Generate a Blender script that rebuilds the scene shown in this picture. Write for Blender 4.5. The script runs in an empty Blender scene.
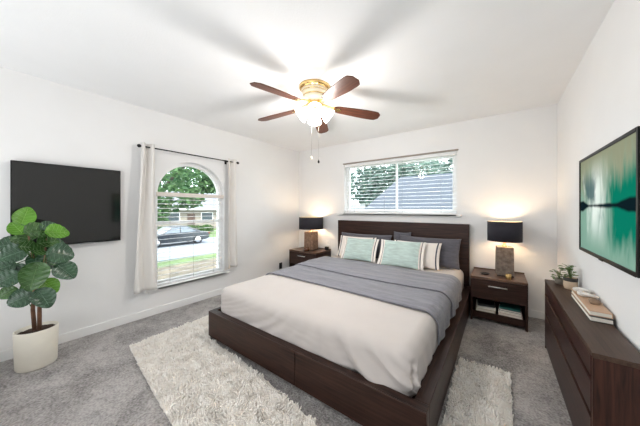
import bpy, bmesh, math, random
from mathutils import Vector, Matrix, noise
from mathutils.geometry import tessellate_polygon
random.seed(7)
S = bpy.context.scene
C = S.collection
PI = math.pi
V = Vector

# ------------------------------------------------------------------ camera, world, light, exposure
TH, FPX, CX, CY, EYE = 0.6077, 237.0965, 334.156, 208.924, 1.25
cd = bpy.data.cameras.new('camera'); cam = bpy.data.objects.new('camera', cd); C.objects.link(cam)
cam.location = (0, 0, EYE); cam.rotation_euler = (PI / 2, 0, TH)
cd.sensor_width = 36; cd.sensor_fit = 'HORIZONTAL'; cd.lens = FPX * 36 / 640
cd.shift_x = -(CX - 320) / 640; cd.shift_y = (CY - 213) / 640
cd.clip_start = 0.02; cd.clip_end = 300
S.camera = cam
S.view_settings.view_transform = 'Standard'; S.view_settings.look = 'None'
S.view_settings.exposure = 0.78; S.view_settings.gamma = 1.0
S.view_settings.use_curve_mapping = False

w = bpy.data.worlds.new('sky'); S.world = w; w.use_nodes = True
bg = w.node_tree.nodes['Background']
bg.inputs['Color'].default_value = (0.86, 0.93, 1.0, 1); bg.inputs['Strength'].default_value = 4.2

def area(name, loc, rot, sx, sy, power, col):
    l = bpy.data.lights.new(name, 'AREA'); l.shape = 'RECTANGLE'; l.size = sx; l.size_y = sy
    l.energy = power; l.color = col
    o = bpy.data.objects.new(name, l); C.objects.link(o); o.location = loc; o.rotation_euler = rot
    return o
area('added_bounce_fill', (-1.4, -1.2, 1.15), (math.radians(135), 0, 0), 3.5, 1.7, 39, (0.93, 0.97, 1.0))  # added fill light behind the camera, not a lamp of this room
sun = bpy.data.lights.new('sun', 'SUN'); sun.energy = 3.5; sun.angle = math.radians(12); sun.color = (1, .96, .88)
so = bpy.data.objects.new('sun', sun); C.objects.link(so); so.rotation_euler = (math.radians(38), 0, math.radians(100))

# ------------------------------------------------------------------ material helpers
MATS = {}
def node(nt, t, **kw):
    n = nt.nodes.new(t)
    for k, v in kw.items():
        if k.startswith('_'): setattr(n, k[1:], v)
        else:
            s = n.inputs[int(k[1:])] if (k[0] == 'i' and k[1:].isdigit()) else n.inputs[k.replace('__', ' ')]
            if hasattr(v, 'is_output') or isinstance(v, bpy.types.NodeSocket): nt.links.new(v, s)
            else: s.default_value = v
    return n
def newmat(name):
    m = bpy.data.materials.new(name); m.use_nodes = True
    return m, m.node_tree, m.node_tree.nodes['Principled BSDF']
def c4(c): return (c[0], c[1], c[2], 1)
def srgb(r, g, b):
    f = lambda x: ((x / 255 + .055) / 1.055) ** 2.4 if x > 10 else x / 255 / 12.92
    return (f(r), f(g), f(b))
def mat(name, col, rough=.6, metal=0, var=0.0, vscale=8, bump=0, bscale=60, spec=.5, emit=None, estr=0, sheen=0, stretch=None, trans=0):
    if name in MATS: return MATS[name]
    m, nt, b = newmat(name)
    b.inputs['Roughness'].default_value = rough; b.inputs['Metallic'].default_value = metal
    b.inputs['Specular IOR Level'].default_value = spec
    b.inputs['Base Color'].default_value = c4(col)
    if sheen: b.inputs['Sheen Weight'].default_value = sheen
    tc = nt.nodes.new('ShaderNodeTexCoord'); vec = tc.outputs['Object']
    if stretch:
        mp = node(nt, 'ShaderNodeMapping', Vector=vec); mp.inputs['Scale'].default_value = stretch; vec = mp.outputs[0]
    nz = node(nt, 'ShaderNodeTexNoise', Vector=vec, Scale=vscale, Detail=5.0)
    r = node(nt, 'ShaderNodeValToRGB', Fac=nz.outputs['Fac'])
    k0, k1 = 1 - var, 1 + var
    r.color_ramp.elements[0].position = .3; r.color_ramp.elements[1].position = .7
    r.color_ramp.elements[0].color = c4([x * k0 for x in col]); r.color_ramp.elements[1].color = c4([min(1, x * k1) for x in col])
    nt.links.new(r.outputs[0], b.inputs['Base Color'])
    if bump:
        n2 = node(nt, 'ShaderNodeTexNoise', Vector=vec, Scale=bscale, Detail=4.0)
        bp = node(nt, 'ShaderNodeBump', Height=n2.outputs['Fac'], Strength=bump, Distance=.02)
        nt.links.new(bp.outputs[0], b.inputs['Normal'])
    if emit:
        b.inputs['Emission Color'].default_value = c4(emit); b.inputs['Emission Strength'].default_value = estr
    MATS[name] = m
    return m
def wood(name, dark, light, axis='x', rough=.35, scale=3.0, spec=.22):
    if name in MATS: return MATS[name]
    m, nt, b = newmat(name)
    tc = nt.nodes.new('ShaderNodeTexCoord')
    sc = {'x': (1.2, 22, 22), 'y': (22, 1.2, 22), 'z': (22, 22, 1.2)}[axis]
    mp = node(nt, 'ShaderNodeMapping', Vector=tc.outputs['Object']); mp.inputs['Scale'].default_value = sc
    nz = node(nt, 'ShaderNodeTexNoise', Vector=mp.outputs[0], Scale=scale, Detail=6.0, Distortion=.6)
    r = node(nt, 'ShaderNodeValToRGB', Fac=nz.outputs['Fac'])
    r.color_ramp.elements[0].position = .3; r.color_ramp.elements[1].position = .72
    r.color_ramp.elements[0].color = c4(dark); r.color_ramp.elements[1].color = c4(light)
    nt.links.new(r.outputs[0], b.inputs['Base Color'])
    b.inputs['Roughness'].default_value = rough; b.inputs['Specular IOR Level'].default_value = spec
    bp = node(nt, 'ShaderNodeBump', Height=nz.outputs['Fac'], Strength=.06, Distance=.01)
    nt.links.new(bp.outputs[0], b.inputs['Normal'])
    MATS[name] = m
    return m

# ------------------------------------------------------------------ mesh helpers
class MB:
    def __init__(s): s.v = []; s.f = []; s.m = []; s.sm = []
    def add(s, vs, fs, mi=0, smooth=False):
        o = len(s.v); s.v += [tuple(p) for p in vs]
        for f in fs: s.f.append(tuple(i + o for i in f)); s.m.append(mi); s.sm.append(smooth)
    def box(s, x0, x1, y0, y1, z0, z1, mi=0):
        vs = [(x, y, z) for z in (z0, z1) for y in (y0, y1) for x in (x0, x1)]
        s.add(vs, [(0, 2, 3, 1), (4, 5, 7, 6), (0, 1, 5, 4), (2, 6, 7, 3), (0, 4, 6, 2), (1, 3, 7, 5)], mi)
        return s
    def lathe(s, prof, c=(0, 0, 0), seg=32, mi=0, mat=None, flute=0, nfl=0):
        vs = []; fs = []; n = len(prof)
        for j in range(seg):
            a = 2 * PI * j / seg
            for (r, z) in prof:
                rr = r * (1 + flute * math.cos(nfl * a)) if flute else r
                p = V((rr * math.cos(a), rr * math.sin(a), z))
                if mat: p = mat @ p
                vs.append((p.x + c[0], p.y + c[1], p.z + c[2]))
        for j in range(seg):
            k = (j + 1) % seg
            for i in range(n - 1): fs.append((j * n + i, k * n + i, k * n + i + 1, j * n + i + 1))
        s.add(vs, fs, mi, True); return s
    def tube(s, pts, r, seg=10, mi=0, cap=True):
        pts = [V(p) for p in pts]; vs = []; fs = []
        rs = r if isinstance(r, (list, tuple)) else [r] * len(pts)
        for i, p in enumerate(pts):
            t = (pts[min(i + 1, len(pts) - 1)] - pts[max(i - 1, 0)]).normalized()
            a = t.orthogonal().normalized() if i == 0 else (a - t * a.dot(t)).normalized()
            b = t.cross(a)
            for j in range(seg):
                q = 2 * PI * j / seg; vs.append(p + (a * math.cos(q) + b * math.sin(q)) * rs[i])
        for i in range(len(pts) - 1):
            for j in range(seg):
                k = (j + 1) % seg; fs.append((i * seg + j, i * seg + k, (i + 1) * seg + k, (i + 1) * seg + j))
        if cap: fs.append(tuple(range(seg))[::-1]); fs.append(tuple(range((len(pts) - 1) * seg, len(pts) * seg)))
        s.add(vs, fs, mi, True); return s
    def grid(s, fn, nu, nv, mi=0, closeu=False):
        vs = [fn(i / nu, j / nv) for i in range(nu + (0 if closeu else 1)) for j in range(nv + 1)]
        fs = []
        M = nu if closeu else nu + 1
        for i in range(nu):
            for j in range(nv):
                a, b = i * (nv + 1), ((i + 1) % M) * (nv + 1)
                fs.append((a + j, b + j, b + j + 1, a + j + 1))
        o = len(s.v)
        s.add(vs, fs, mi if not callable(mi) else 0, True)
        if callable(mi):
            k = len(s.m) - nu * nv
            for i in range(nu):
                for j in range(nv): s.m[k] = mi((i + .5) / nu, (j + .5) / nv); k += 1
        return s
    def sphere(s, c, r, seg=16, rings=10, sc=(1, 1, 1), mi=0):
        def fn(u, v):
            a, b = 2 * PI * u, PI * v
            return (c[0] + r * sc[0] * math.sin(b) * math.cos(a), c[1] + r * sc[1] * math.sin(b) * math.sin(a), c[2] + r * sc[2] * math.cos(b))
        return s.grid(fn, seg, rings, mi)
    def prism(s, poly, z0, z1, mi=0, M=None):
        n = len(poly); vs = [V((x, y, z0)) for x, y in poly] + [V((x, y, z1)) for x, y in poly]
        if M: vs = [M @ p for p in vs]
        s.add(vs, [tuple(range(n))[::-1], tuple(range(n, 2 * n))] + [(i, (i + 1) % n, n + (i + 1) % n, n + i) for i in range(n)], mi)
        return s
    def build(s, name, mats, parent=None, bevel=0, merge=True, solid=0, sub=0, bseg=2):
        me = bpy.data.meshes.new(name)
        me.from_pydata(s.v, [], s.f)
        if not isinstance(mats, (list, tuple)): mats = [mats]
        for m in mats: me.materials.append(m)
        me.polygons.foreach_set('material_index', s.m)
        me.polygons.foreach_set('use_smooth', s.sm)
        if merge:
            bm = bmesh.new(); bm.from_mesh(me)
            bmesh.ops.remove_doubles(bm, verts=bm.verts, dist=1e-6)
            bmesh.ops.recalc_face_normals(bm, faces=bm.faces)
            bm.to_mesh(me); bm.free()
        me.update()
        o = bpy.data.objects.new(name, me); C.objects.link(o)
        if parent: o.parent = parent
        if solid:
            q = o.modifiers.new('solid', 'SOLIDIFY'); q.thickness = solid; q.offset = 0
        if bevel:
            q = o.modifiers.new('bevel', 'BEVEL'); q.width = bevel; q.segments = bseg; q.limit_method = 'ANGLE'; q.angle_limit = math.radians(40)
        if sub:
            q = o.modifiers.new('sub', 'SUBSURF'); q.levels = q.render_levels = sub
        return o
def box(name, b, m, parent=None, bevel=.003):
    return MB().box(*b).build(name, m, parent, bevel)
def tag(o, label, cat, group=None, kind=None):
    o['label'] = label; o['category'] = cat
    if group: o['group'] = group
    if kind: o['kind'] = kind
    return o
def thing(name, label, cat, loc, rz=0, group=None):
    o = bpy.data.objects.new(name, None); C.objects.link(o); o.empty_display_size = .1
    o.location = loc; o.rotation_euler = (0, 0, rz)
    return tag(o, label, cat, group)
def struct(o, label=None):
    o['kind'] = 'structure'
    if label: o['label'] = label
    return o
def sempty(name, label):
    o = bpy.data.objects.new(name, None); C.objects.link(o); o['kind'] = 'structure'; o['label'] = label
    return o

# ------------------------------------------------------------------ room
XL, XR, YB, ZC, YF = -3.3467, .5279, 3.5586, 2.4123, -1.3
WT = .16
wall_m = mat('wall_paint', srgb(236, 235, 234), rough=.85, var=.012, vscale=3, bump=.05, bscale=90)
ceil_m = mat('ceiling_paint', srgb(244, 244, 244), rough=.9, var=.01, vscale=4, bump=.10, bscale=120)
trim_m = mat('white_trim', srgb(240, 239, 237), rough=.45)
def carpet_mat():
    m, nt, b = newmat('carpet')
    tc = nt.nodes.new('ShaderNodeTexCoord'); o = tc.outputs['Object']
    big = node(nt, 'ShaderNodeTexNoise', Vector=o, Scale=2.2, Detail=3.0, Distortion=1.2)
    mid = node(nt, 'ShaderNodeTexNoise', Vector=o, Scale=16.0, Detail=4.0, Distortion=.8)
    fine = node(nt, 'ShaderNodeTexNoise', Vector=o, Scale=75.0, Detail=3.0)
    a = node(nt, 'ShaderNodeMath', _operation='MULTIPLY_ADD', i0=mid.outputs['Fac'], i1=.7, i2=big.outputs['Fac'])
    a2 = node(nt, 'ShaderNodeMath', _operation='MULTIPLY_ADD', i0=fine.outputs['Fac'], i1=1.2, i2=a.outputs[0])
    r = node(nt, 'ShaderNodeMapRange', Value=a2.outputs[0]); r.inputs['From Min'].default_value = 1.05; r.inputs['From Max'].default_value = 1.75
    cr = node(nt, 'ShaderNodeValToRGB', Fac=r.outputs[0])
    cr.color_ramp.elements[0].color = c4(srgb(106, 101, 99)); cr.color_ramp.elements[1].color = c4(srgb(198, 193, 190))
    nt.links.new(cr.outputs[0], b.inputs['Base Color'])
    b.inputs['Roughness'].default_value = 1; b.inputs['Specular IOR Level'].default_value = .1
    b.inputs['Sheen Weight'].default_value = .15
    bp = node(nt, 'ShaderNodeBump', Height=a2.outputs[0], Strength=.9, Distance=.018)
    nt.links.new(bp.outputs[0], b.inputs['Normal'])
    return m
struct(MB().box(XL - WT, XR + WT, YF, YB + WT, -.12, 0).build('floor', carpet_mat()), 'grey plush wall to wall carpet')
struct(MB().box(XL - WT, XR + WT, YF, YB + WT, ZC, ZC + .15).build('ceiling', ceil_m), 'white flat ceiling')

def holed_wall(name, label, outer, hole, to3, thick):
    """outer and hole are 2D outlines; to3(u, v, d) places a point at depth d into the wall"""
    pts = outer + hole
    tris = tessellate_polygon([[V((u, v, 0)) for u, v in outer], [V((u, v, 0)) for u, v in hole]])
    n = len(pts); vs = [to3(u, v, 0) for u, v in pts] + [to3(u, v, thick) for u, v in pts]
    fs = [tuple(t) for t in tris] + [tuple(i + n for i in t[::-1]) for t in tris]
    for off, m in ((0, len(outer)), (len(outer), len(hole))):
        for i in range(m):
            a, b = off + i, off + (i + 1) % m
            fs.append((a, b, b + n, a + n))
    mb = MB(); mb.add(vs, fs)
    return struct(mb.build(name, wall_m), label)
# arched window opening in the left wall
WY0, WY1, WZ0, WSP = 1.105, 1.955, .325, 1.44
WYC, WR = (WY0 + WY1) / 2, (WY1 - WY0) / 2
def arch(r, y0=None, z0=WZ0, n=28):
    p = [(WYC - r, z0), (WYC + r, z0)]
    p += [(WYC + r * math.cos(PI * i / n), WSP + r * math.sin(PI * i / n)) for i in range(n + 1)]
    return p
holed_wall('wall_left', 'white painted wall with an arched window', [(YF, 0), (YB + WT, 0), (YB + WT, ZC), (YF, ZC)], arch(WR),
           lambda u, v, d: (XL - d, u, v), WT)
BX0, BX1, BZ0, BZ1 = -2.255, -.465, 1.175, 2.035
holed_wall('wall_back', 'white painted wall behind the bed with a wide window', [(XL, 0), (XR, 0), (XR, ZC), (XL, ZC)], [(BX0, BZ0), (BX1, BZ0), (BX1, BZ1), (BX0, BZ1)],
           lambda u, v, d: (u, YB + d, v), WT)
struct(MB().box(XR, XR + WT, YF, YB + WT, 0, ZC).build('wall_right', wall_m), 'white painted wall behind the dresser')
def base(name, label, b): struct(box(name, b, trim_m, None, .004), label)
struct(MB().box(XL, XR, YF - WT, YF, 0, ZC).build('wall_front', wall_m), 'white painted wall facing the bed')
base('baseboard_left', 'white baseboard along the arched window wall', (XL, XL + .014, YF, YB, 0, .085))
base('baseboard_back', 'white baseboard along the wall behind the bed', (XL + .014, XR - .014, YB - .014, YB, 0, .085))
base('baseboard_right', 'white baseboard along the dresser wall', (XR - .014, XR, YF, YB, 0, .085))

# glass: a thin clear pane
def glass_mat():
    m = bpy.data.materials.new('window_glass'); m.use_nodes = True; nt = m.node_tree; nt.nodes.clear()
    t = node(nt, 'ShaderNodeBsdfTransparent', Color=(.93, .97, .97, 1)); g = node(nt, 'ShaderNodeBsdfGlossy', Roughness=.02)
    fr = node(nt, 'ShaderNodeFresnel', IOR=1.3)
    mx = node(nt, 'ShaderNodeMixShader', i0=fr.outputs[0], i1=t.outputs[0], i2=g.outputs[0])
    o = node(nt, 'ShaderNodeOutputMaterial', Surface=mx.outputs[0]); return m
glass = glass_mat()
vinyl = mat('white_vinyl', srgb(238, 238, 237), rough=.35)
# window 1 (arched)
w1 = sempty('window_1', 'arched white window with half round top')
XF = XL - .105
def ring(poly_o, poly_i, x0, x1):
    n = len(poly_o); vs = []
    for x in (x0, x1):
        vs += [(x, u, v) for u, v in poly_o] + [(x, u, v) for u, v in poly_i]
    fs = []
    for i in range(n):
        k = (i + 1) % n
        fs += [(i, k, n + k, n + i), (2 * n + i, 3 * n + i, 3 * n + k, 2 * n + k), (i, 2 * n + i, 2 * n + k, k), (n + i, n + k, 3 * n + k, 3 * n + i)]
    mb = MB(); mb.add(vs, fs); return mb
def arch_in(d):
    p = arch(WR - d); p[0] = (p[0][0], WZ0 + d); p[1] = (p[1][0], WZ0 + d); return p
ring(arch(WR - .001), arch_in(.04), XF - .03, XF + .03).build('frame', vinyl, w1, .003)
MB().box(XF - .025, XF + .03, WY0 + .04, WY1 - .04, WSP - .03, WSP + .012).build('transom_bar', vinyl, w1, .003)
MB().box(XF - .025, XF + .03, WY0 + .04, WY1 - .04, 1.055, 1.095).build('meeting_rail', vinyl, w1, .003)
pm = MB(); pa = arch(WR - .041); pa[0] = (pa[0][0], WZ0 + .041); pa[1] = (pa[1][0], WZ0 + .041)
pm.add([(XF - .005, u, v) for u, v in pa], [tuple(range(len(pa)))]); pm.build('pane', glass, w1)
st = MB(); st.box(XL - .1, XL + .055, WY0 + .001, WY1 - .001, WZ0 - .03, WZ0 - .0005)
st.box(XL + .001, XL + .055, WY0 - .12, WY1 + .07, WZ0 - .032, WZ0 - .002)
st.box(XL + .001, XL + .02, WY0 - .08, WY1 + .04, WZ0 - .06, WZ0 - .032)
st.build('window_sill', trim_m, w1, .004)
# window 2 (slider)
w2 = sempty('window_2', 'wide white two pane sliding window')
YW = YB + .105
def frame2(x0, x1, z0, z1, t, y0, y1):
    return MB().box(x0, x0 + t, y0, y1, z0, z1).box(x1 - t, x1, y0, y1, z0, z1).box(x0 + t, x1 - t, y0, y1, z0, z0 + t).box(x0 + t, x1 - t, y0, y1, z1 - t, z1)
frame2(BX0 + .001, BX1 - .001, BZ0 + .001, BZ1 - .001, .04, YW - .035, YW + .04).build('frame', vinyl, w2, .003)
bxm = -1.335
frame2(BX0 + .041, bxm + .02, BZ0 + .041, BZ1 - .041, .028, YW - .03, YW).build('sash', vinyl, w2, .003)
frame2(bxm - .02, BX1 - .041, BZ0 + .041, BZ1 - .041, .028, YW + .002, YW + .032).build('sash', vinyl, w2, .003)
for a, b, y in ((BX0 + .068, bxm - .007, YW - .015), (bxm + .007, BX1 - .068, YW + .017)):
    q = MB(); q.add([(a, y, BZ0 + .068), (b, y, BZ0 + .068), (b, y, BZ1 - .068), (a, y, BZ1 - .068)], [(0, 1, 2, 3)]); q.build('pane', glass, w2)
q = MB().box(BX0 + .001, BX1 - .001, YB - .05, YB + .06, BZ0 - .028, BZ0 - .0005).box(BX0 - .13, BX1 + .05, YB - .05, YB - .001, BZ0 - .03, BZ0 - .001)
q.build('window_sill', trim_m, w2, .004)

# ------------------------------------------------------------------ blinds
slat_m = mat('blind_slat', srgb(236, 236, 236), rough=.4)
rail_m = mat('blind_rail', srgb(222, 212, 204), rough=.45)
cord_m = mat('blind_cord', srgb(120, 118, 115), rough=.8)
def slats(mb, a0, a1, z0, z1, step, wdt, cc, along, tilt=0):
    z = z0
    while z < z1:
        n = 5; pr = []
        for i in range(n):
            t = -1 + 2 * i / (n - 1); pr.append((t * wdt / 2, .004 * (1 - t * t) + t * tilt))
        for i in range(n - 1):
            (d0, e0), (d1, e1) = pr[i], pr[i + 1]; th = .0018
            vs = []
            for al in (a0, a1):
                for d, e in ((d0, e0), (d1, e1), (d1, e1 - th), (d0, e0 - th)):
                    vs.append((al, cc + d, z + e) if along == 'x' else (cc + d, al, z + e))
            mb.add(vs, [(0, 1, 2, 3), (4, 7, 6, 5), (0, 4, 5, 1), (1, 5, 6, 2), (2, 6, 7, 3), (3, 7, 4, 0)])
        z += step
    return mb
b1 = thing('window_blind', 'white horizontal slat blind lowered across the lower arched window', 'blind', (0, 0, 0))
bx = XL - .04
MB().box(bx - .03, bx + .03, WY0 + .006, WY1 - .004, WSP - .035, WSP + .015).build('headrail', rail_m, b1, .003)
slats(MB(), WY0 + .012, WY1 - .012, WZ0 + .06, WSP - .05, .0545, .026, bx, 'y', tilt=.0014).build('slats', slat_m, b1)
MB().box(bx - .026, bx + .026, WY0 + .01, WY1 - .01, WZ0 + .004, WZ0 + .022).build('bottom_rail', slat_m, b1, .003)
for yy in (WY0 + .15, WYC, WY1 - .15):
    MB().tube([(bx + .027, yy, WZ0 + .02), (bx + .027, yy, WSP - .03)], .0016, 6).build('ladder_cord', cord_m, b1)
b2 = thing('window_blind', 'wide white horizontal slat blind over the window above the headboard', 'blind', (0, 0, 0))
by = YB + .035
MB().box(BX0 + .004, BX1 - .004, by - .03, by + .028, BZ1 - .05, BZ1 - .002).build('headrail', slat_m, b2, .003)
MB().box(BX0 - .02, BX1 + .02, YB - .022, YB - .002, BZ1 - .002, BZ1 + .018).build('valance', mat('valance_wood', srgb(150, 140, 130), rough=.5), b2, .004)
slats(MB(), BX0 + .01, BX1 - .01, BZ0 + .05, BZ1 - .06, .0545, .03, by, 'x', tilt=.0018).build('slats', slat_m, b2)
MB().box(BX0 + .01, BX1 - .01, by - .025, by + .025, BZ0 + .003, BZ0 + .02).build('bottom_rail', slat_m, b2, .003)
for xx in (BX0 + .2, BX0 + .75, BX1 - .75, BX1 - .2):
    MB().tube([(xx, by - .026, BZ0 + .02), (xx, by - .026, BZ1 - .05)], .0016, 6).build('ladder_cord', cord_m, b2)
MB().tube([(BX1 - .04, YB - .028, BZ1 - .03), (BX1 - .035, YB - .028, BZ0 + .3)], .003, 6).build('tilt_wand', vinyl, b2)

# ------------------------------------------------------------------ curtain rod and curtains
black = mat('black_metal', (.012, .011, .011), rough=.4, metal=.6)
rod = thing('curtain_rod', 'thin black curtain rod above the arched window', 'curtain rod', (XL + .1, 1.5, 1.945))
MB().tube([(0, -.57, 0), (0, .6, 0)], .008, 12).build('rod', black, rod)
for sy, y in ((-1, -.585), (1, .615)):
    MB().sphere((0, y, 0), .019).build('finial', black, rod)
    MB().box(-.099, -.094, y - sy * .14 - .015, y - sy * .14 + .015, -.03, .03).tube([(-.096, y - sy * .14, 0), (-.006, y - sy * .14, 0)], .006, 8).build('bracket', black, rod)
cloth = mat('curtain_cloth', srgb(226, 222, 217), rough=.95, var=.02, vscale=30, sheen=.2, stretch=(1, 1, .2))
def curtain(label, y0t, y1t, y0b, y1b, ztop, zbot, folds, ph):
    t = thing('curtain', label, 'curtain', (XL + .1, (y0t + y1t) / 2, 0), 0, 'curtains of the arched window')
    yc = (y0t + y1t) / 2
    def fn(u, v):
        k = v
        y = (y0t + (y1t - y0t) * u) * (1 - k) + (y0b + (y1b - y0b) * u) * k
        amp = .026 + .012 * k
        x = amp * math.sin(2 * PI * folds * u + ph + .6 * math.sin(3 * k)) + .008 * math.sin(9 * u + 5 * k)
        return (x, y - yc, ztop + (zbot - ztop) * v)
    MB().grid(fn, 80, 40).build('cloth_panel', cloth, t, solid=.003, merge=False)
    for j in range(int(folds * 2)):
        u = (PI * (j + .5) - ph) / (2 * PI * folds) % 1
        y = y0t + (y1t - y0t) * (j + .5) / (folds * 2) - yc
    return t
curtain('off white curtain panel hanging left of the arched window, nearer the television', .935, 1.06, .865, 1.085, 1.985, .33, 1.5, .4)
curtain('off white curtain panel hanging right of the arched window, nearer the bed', 1.945, 2.10, 1.94, 2.13, 1.985, .385, 1.5, 1.2)

# ------------------------------------------------------------------ ceiling fan
brass = mat('polished_brass', (.80, .56, .24), rough=.2, metal=1)
cream = mat('cream_enamel', srgb(238, 226, 200), rough=.3)
blade_m = wood('fan_blade_wood', srgb(70, 42, 32), srgb(112, 68, 50), 'x', .38, 2.5)
lit = mat('lit_frosted_glass', (1, .97, .92), rough=.4, emit=(1.0, .95, .88), estr=2.6)
FX, FY = -1.445, 1.755
fan = thing('ceiling_fan', 'brass and wood five blade ceiling fan with lit glass shades', 'ceiling fan', (FX, FY, ZC))
MB().lathe([(0, 0), (.148, 0), (.15, -.012), (.146, -.028), (.135, -.034), (0, -.034)], seg=48).build('ceiling_plate', brass, fan)
MB().lathe([(0, -.034), (.128, -.034), (.126, -.05), (.118, -.056), (.122, -.062), (.114, -.085), (.106, -.092), (.108, -.1), (.094, -.125), (.07, -.145), (0, -.147)], seg=60, flute=.012, nfl=30).build('housing', cream, fan)
for z, r in ((-.056, .121), (-.092, .109)):
    MB().lathe([(r, z + .006), (r + .004, z), (r, z - .006)], seg=48).build('trim_band', brass, fan)
MB().lathe([(0, -.147), (.062, -.147), (.074, -.16), (.078, -.18), (.07, -.19), (.045, -.2), (0, -.2)], seg=40).build('motor_hub', brass, fan)
def blade_bm():
    mb = MB(); pts = []
    n = 14
    L0, L1 = .19, .66
    for i in range(n + 1):
        t = i / n; x = L0 + (L1 - L0) * t
        wv = .048 + .020 * min(1, t * 1.6)
        e = 1.0
        if t > .88: e = math.sqrt(max(0, 1 - ((t - .88) / .12) ** 2 * .8))
        if t < .08: e = .75 + .25 * (t / .08)
        pts.append((x, wv * e))
    poly = [(x, -w_) for x, w_ in pts] + [(x, w_) for x, w_ in pts[::-1]]
    mb.prism(poly, -.004, .004); return mb
def arm_bm():
    mb = MB()
    mb.tube([(.06, 0, .03), (.11, 0, .018), (.17, 0, .008), (.2, 0, .007)], [.014, .011, .010, .012], 10)
    mb.prism([(.17, -.01), (.2, -.03), (.235, -.036), (.262, -.016), (.268, 0), (.262, .016), (.235, .036), (.2, .03), (.17, .01)], .0045, .010)
    mb.prism([(.19, -.012), (.235, -.028), (.262, 0), (.235, .028), (.19, .012)], -.009, -.0045)
    return mb
b0 = blade_bm().build('blade', blade_m, fan, .002); a0 = arm_bm().build('blade_arm', brass, b0, .002)
a0.parent = fan
for k in range(5):
    a = math.radians(264 - 72 * k)
    M = (a)
    bb, aa = (b0, a0) if k == 0 else (b0.copy(), a0.copy())
    if k: C.objects.link(bb); C.objects.link(aa)
    for o in (bb, aa):
        o.parent = fan; o.location = (0, 0, 2.235 - ZC); o.rotation_mode = 'XYZ'
        o.rotation_euler = (math.radians(-12), math.radians(4.0), a)
MB().lathe([(0, -.195), (.05, -.195), (.06, -.205), (.05, -.225), (.02, -.235), (0, -.237)], seg=32).build('light_fitter', brass, fan)
for k in range(4):
    a = math.radians(40 + 90 * k)
    M = Matrix.Rotation(a, 3, 'Z') @ Matrix.Rotation(math.radians(-52), 3, 'Y')
    d = Matrix.Rotation(a, 3, 'Z') @ V((.05, 0, -.205))
    g = MB().lathe([(.02, 0), (.028, -.014), (.04, -.04), (.052, -.07), (.062, -.1), (.072, -.12), (.070, -.12), (.050, -.07), (.034, -.03), (.018, -.004)], c=d, seg=30, mat=M, flute=.03, nfl=10).build('glass_shade', lit, fan)
    MB().lathe([(0, .012), (.022, .01), (.024, -.006), (.0, -.008)], c=d, seg=20, mat=M).build('lamp_holder', brass, fan)
fl = bpy.data.lights.new('fan_bulbs', 'POINT'); fl.energy = 20; fl.color = (1, .97, .94); fl.shadow_soft_size = .085
flo = bpy.data.objects.new('fan_bulbs', fl); C.objects.link(flo); flo.location = (FX, FY, ZC - .39)
chain_m = mat('brass_chain', (.14, .12, .09), rough=.7, metal=.0)
for (x, y, z, m_) in ((.03, .02, 1.70, black), (-.03, -.015, 1.735, cream)):
    pc = MB().tube([(x, y, -.22), (x, y, z - ZC + .02)], .0007, 6).build('pull_chain', chain_m, fan)
    MB().lathe([(0, .022), (.004, .02), (.009, .005), (.010, -.004), (.006, -.012), (0, -.014)], c=(x, y, z - ZC), seg=14).build('pull_knob', m_, pc)

# ------------------------------------------------------------------ bed
wal_x = wood('walnut_x', srgb(36, 23, 19), srgb(68, 45, 37), 'x', .38)
wal_y = wood('walnut_y', srgb(36, 23, 19), srgb(68, 45, 37), 'y', .38)
wal_z = wood('walnut_z', srgb(36, 23, 19), srgb(68, 45, 37), 'z', .38)
dark = mat('shadow_gap', srgb(20, 16, 15), rough=.8)
bx0, bx1, by0, bz, HY = -2.30, -.285, 1.185, .268, 3.47
bed = thing('bed_frame', 'dark walnut king size platform bed frame with plank headboard', 'bed', ((bx0 + bx1) / 2, by0, 0))
def bbox(name, b, m, bevel=.003, parent=bed):
    ox, oy, oz = bed.location
    return box(name, (b[0] - ox, b[1] - ox, b[2] - oy, b[3] - oy, b[4], b[5]), m, parent, bevel)
hb = bbox('headboard', (-2.335, -.315, HY, HY + .075, 0, 1.052), wal_x, .006)
for z in (.60, .83):
    bbox('plank_seam', (-2.333, -.317, HY - .0012, HY, z, z + .004), dark, 0, hb)
xm = -1.155
fr = bbox('front_rail', (bx0, bx1, by0 + .012, by0 + .06, .03, bz), wal_x)
bbox('front_panel', (bx0, xm - .003, by0, by0 + .012, .03, bz - .001), wal_x, .002)
bbox('front_panel', (xm + .003, bx1, by0, by0 + .012, .03, bz - .001), wal_x, .002)
bbox('side_rail', (bx0, bx0 + .045, by0 + .06, HY, .03, bz), wal_y)
bbox('side_rail', (bx1 - .075, bx1, by0 + .06, HY, .03, bz), wal_y)
bbox('slat_deck', (bx0 + .05, bx1 - .075, by0 + .06, HY, .15, .19), wal_x, 0)
bbox('plinth', (bx0 + .04, bx1 - .04, by0 + .04, HY, 0, .03), dark, 0)

# mattress in a fitted sheet: rounded box with pulled wrinkles
sheet = mat('white_sheet', srgb(202, 194, 189), rough=.9, var=.02, vscale=5, sheen=.15)
def rounded_box(cx, cy, cz, sx, sy, sz, r, n, disp=None):
    bm = bmesh.new(); bmesh.ops.create_cube(bm, size=2.0)
    bmesh.ops.subdivide_edges(bm, edges=bm.edges[:], cuts=n, use_grid_fill=True)
    h = V((sx / 2, sy / 2, sz / 2))
    for v in bm.verts:
        p = v.co.copy()
        for i in range(3):
            t = p[i]; t = math.copysign(1 - (1 - abs(t)) ** 1.25, t); p[i] = t * h[i]
        core = V([max(-(h[i] - r), min(h[i] - r, p[i])) for i in range(3)])
        d = p - core
        if d.length > 1e-6: p = core + d.normalized() * r
        nrm = d.normalized() if d.length > 1e-6 else V((0, 0, 1))
        q = V((p.x + cx, p.y + cy, p.z + cz))
        if disp: q += nrm * disp(q, nrm)
        v.co = q
    for f in bm.faces: f.smooth = True
    return bm
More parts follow.
